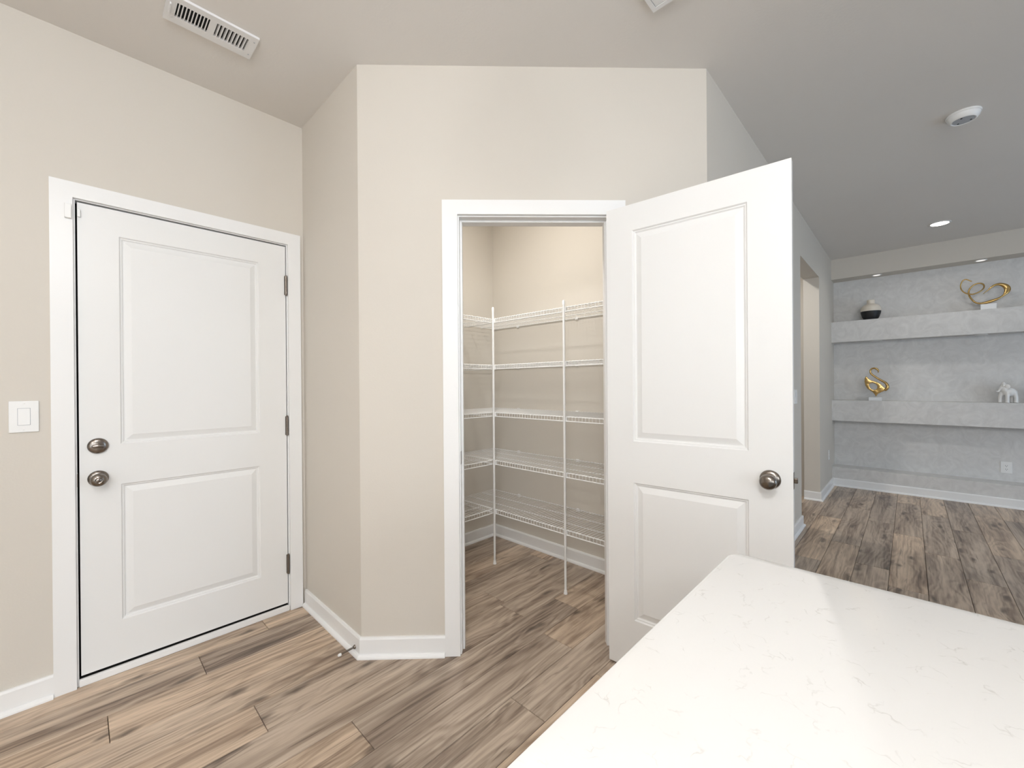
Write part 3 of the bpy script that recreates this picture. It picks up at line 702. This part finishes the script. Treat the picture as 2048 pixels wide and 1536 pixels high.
# centre line of the ribbon: two drawing coordinates, half width, depth offset
RIB = [(690, 440, 14, -.03), (600, 400, 16, -.03), (530, 382, 17, -.03), (455, 410, 16, -.03), (405, 490, 15, -.025), (392, 570, 15, -.02), (415, 645, 16, -.02), (480, 712, 18, -.02), (570, 750, 20, -.02),
       (700, 768, 22, -.02), (810, 738, 18, -.015), (930, 680, 16, -.01), (1010, 600, 18, 0), (1022, 530, 20, .01), (980, 478, 22, .02), (890, 466, 22, .02), (770, 500, 20, .02), (665, 590, 20, .015), (618, 690, 22, .01), (632, 790, 23, .005),
       (690, 885, 24, 0), (790, 970, 26, 0), (900, 996, 30, 0), (1020, 985, 38, 0), (1140, 955, 48, 0), (1260, 915, 46, 0), (1370, 872, 34, 0), (1450, 825, 24, .005), (1530, 770, 34, .01), (1600, 690, 66, .015), (1620, 610, 78, .02), (1575, 545, 74, .02),
       (1480, 505, 56, .015), (1380, 500, 42, .01), (1280, 530, 32, .005), (1190, 590, 22, 0), (1120, 655, 13, 0), (1050, 705, 9, -.005), (1000, 750, 6, -.01)]

def smooth_path(pts, sub=5):
    # Catmull-Rom through the control points (any number of channels)
    out = []
    n = len(pts)
    for i in range(n-1):
        p0, p1, p2, p3 = pts[max(i-1, 0)], pts[i], pts[i+1], pts[min(i+2, n-1)]
        for k in range(sub):
            t = k/sub
            out.append(tuple(.5*(2*b + (c-a)*t + (2*a-5*b+4*c-d)*t*t + (-a+3*b-3*c+d)*t**3) for a, b, c, d in zip(p0, p1, p2, p3)))
    out.append(tuple(pts[-1])); return out
RM = .000264
ctl = [(GOLDX(u, q), YS+dy, GOLDZ(u, q), max(hw*1.12, hw+5)*RM) for u, q, hw, dy in RIB]
sp = smooth_path(ctl, 5)
rb = MB(); m_ = len(sp); n_ = 12
for i, (x, y, z, r) in enumerate(sp):
    a_, b_ = sp[max(i-1, 0)], sp[min(i+1, m_-1)]
    t = Vector((b_[0]-a_[0], b_[1]-a_[1], b_[2]-a_[2])).normalized(); side = Vector((0, 1, 0)); nn = t.cross(side).normalized(); side = nn.cross(t)
    dep = max(.0045, min(.011, r*1.1))
    for k in range(n_):
        an = 2*math.pi*k/n_; rb.v.append(tuple(Vector((x, y, z)) + nn*(math.cos(an)*r) + side*(math.sin(an)*dep)))
for i in range(m_-1):
    for k in range(n_):
        j_ = (k+1) % n_; rb.f.append((i*n_+k, i*n_+j_, (i+1)*n_+j_, (i+1)*n_+k))
rb.f.append(tuple(reversed(range(n_)))); rb.f.append(tuple((m_-1)*n_+k for k in range(n_)))
rb.build('ribbon', 'gold', gs_, og, smooth=True)

# gold swan on a white block
sw = thing('sculpture', 'gold openwork swan figurine on a small white block', 'sculpture', (-.292, YS, 1.037)); og = tuple(sw.location)
MB().box(-.351, -.234, YS-.030, YS+.030, 1.037, 1.076, .002).build('block', 'marble', sw, og)
nk = smooth_path([(SWX(u, q), YS, SWZ(u, q), r*.00112) for u, q, r in ((507, 240, 3), (512, 222, 7), (498, 203, 10), (470, 192, 9), (440, 198, 8), (426, 222, 8), (438, 252, 9), (490, 290, 9), (545, 322, 10), (588, 348, 12), (606, 378, 14), (600, 405, 15), (575, 425, 13))], 5)
MB().tube([p[:3] for p in nk], [p[3] for p in nk], 10).build('neck', 'gold', sw, og, smooth=True)
outer = [(380, 274), (366, 300), (364, 335), (374, 375), (396, 410), (430, 432), (452, 445), (468, 462), (488, 494), (496, 478), (510, 462), (540, 445), (580, 428), (612, 408), (604, 396), (580, 402), (562, 385), (535, 358), (495, 338), (445, 322), (412, 308), (396, 290)]
hole = [(410, 372), (424, 352), (452, 348), (482, 358), (502, 380), (500, 404), (480, 420), (452, 420), (428, 404)]
bm = bmesh.new(); es = []
for lp in (outer, hole):
    vs_ = [bm.verts.new((SWX(u, q), 0, SWZ(u, q))) for u, q in lp]
    es += [bm.edges.new((vs_[i], vs_[(i+1) % len(vs_)])) for i in range(len(vs_))]
bmesh.ops.triangle_fill(bm, edges=es, use_beauty=True)
ex = bmesh.ops.extrude_face_region(bm, geom=bm.faces[:])
for v_ in [e for e in ex['geom'] if isinstance(e, bmesh.types.BMVert)]: v_.co.y += .016
for v_ in bm.verts: v_.co.y += YS-.008
bmesh.ops.recalc_face_normals(bm, faces=bm.faces[:])
bmesh.ops.bevel(bm, geom=[e for e in bm.edges if len(e.link_faces) == 2 and e.calc_face_angle(0) > 1.2], offset=.003, segments=2, profile=.5, affect='EDGES')
MB().add_bm(bm).build('body', 'gold', sw, og, smooth=True)

# white elephants
def ellipsoid(mb, c, r, rot=None):
    bm = bmesh.new(); bmesh.ops.create_uvsphere(bm, u_segments=20, v_segments=12, radius=1)
    for v_ in bm.verts:
        p = Vector((v_.co.x*r[0], v_.co.y*r[1], v_.co.z*r[2]))
        if rot: p = rot @ p
        v_.co = p + Vector(c)
    mb.add_bm(bm)
def elephant(loc, rz, label):
    o = thing('elephant_figurine', label, 'figurine', loc, rz, group='white elephants on the lower display shelf')
    b_ = MB()
    ellipsoid(b_, (.012, 0, .108), (.050, .038, .044))
    ellipsoid(b_, (-.016, 0, .128), (.030, .031, .040))
    ellipsoid(b_, (-.024, 0, .172), (.021, .022, .026))
    ellipsoid(b_, (-.028, 0, .196), (.014, .015, .012))
    for x, y in ((-.046, .014), (-.008, -.020), (.054, -.016), (.038, .020)):
        b_.tube([(x*.8, y*.8, .11), (x, y, .05), (x, y, .014), (x-.001, y, .0005)], [.019, .0155, .0155, .0175], 14)
    b_.tube([(-.036, 0, .165), (-.050, 0, .138), (-.060, -.002, .120), (-.068, -.003, .112), (-.076, -.003, .114), (-.080, -.003, .120)], [.013, .0105, .0085, .0075, .0070, .0065], 12)
    b_.tube([(.058, 0, .125), (.067, 0, .112), (.070, 0, .092)], [.005, .0038, .0030], 8)
    body = b_.build('body', 'whiteceramic', o, smooth=True)
    md = body.modifiers.new('remesh', 'REMESH'); md.mode = 'VOXEL'; md.voxel_size = .0035; md.use_smooth_shade = True
    sm = body.modifiers.new('smooth', 'SMOOTH'); sm.factor = .5; sm.iterations = 6
    for s in (-1, 1):
        e = MB(); ellipsoid(e, (-.010, s*.027, .160), (.020, .005, .026), Matrix.Rotation(s*.5, 3, 'Z')); e.build('ear', 'whiteceramic', o, smooth=True)
        MB().lathe([(.0, 0), (.0024, 0), (.0018, .0014), (.0, .0018)], (-.038, s*.0155, .180), (-.6, s*.8, 0), 10).build('eye', 'blackglaze', o)
        t_ = MB(); t_.tube([(-.036, s*.012, .150), (-.050, s*.016, .140), (-.060, s*.016, .143)], [.0035, .0028, .001], 8); t_.build('tusk', 'whiteceramic', o, smooth=True)
    MB().box(.006, .022, -.0035, .0035, .148, .1545, .001).build('coin_slot', 'blackglaze', o)
    return o
elephant((.710, 6.425, 1.037), math.radians(14), 'white elephant figurine below the gold ribbon sculpture')
elephant((.905, 6.425, 1.037), math.radians(8), 'white elephant figurine mostly cut off beside the other elephant')
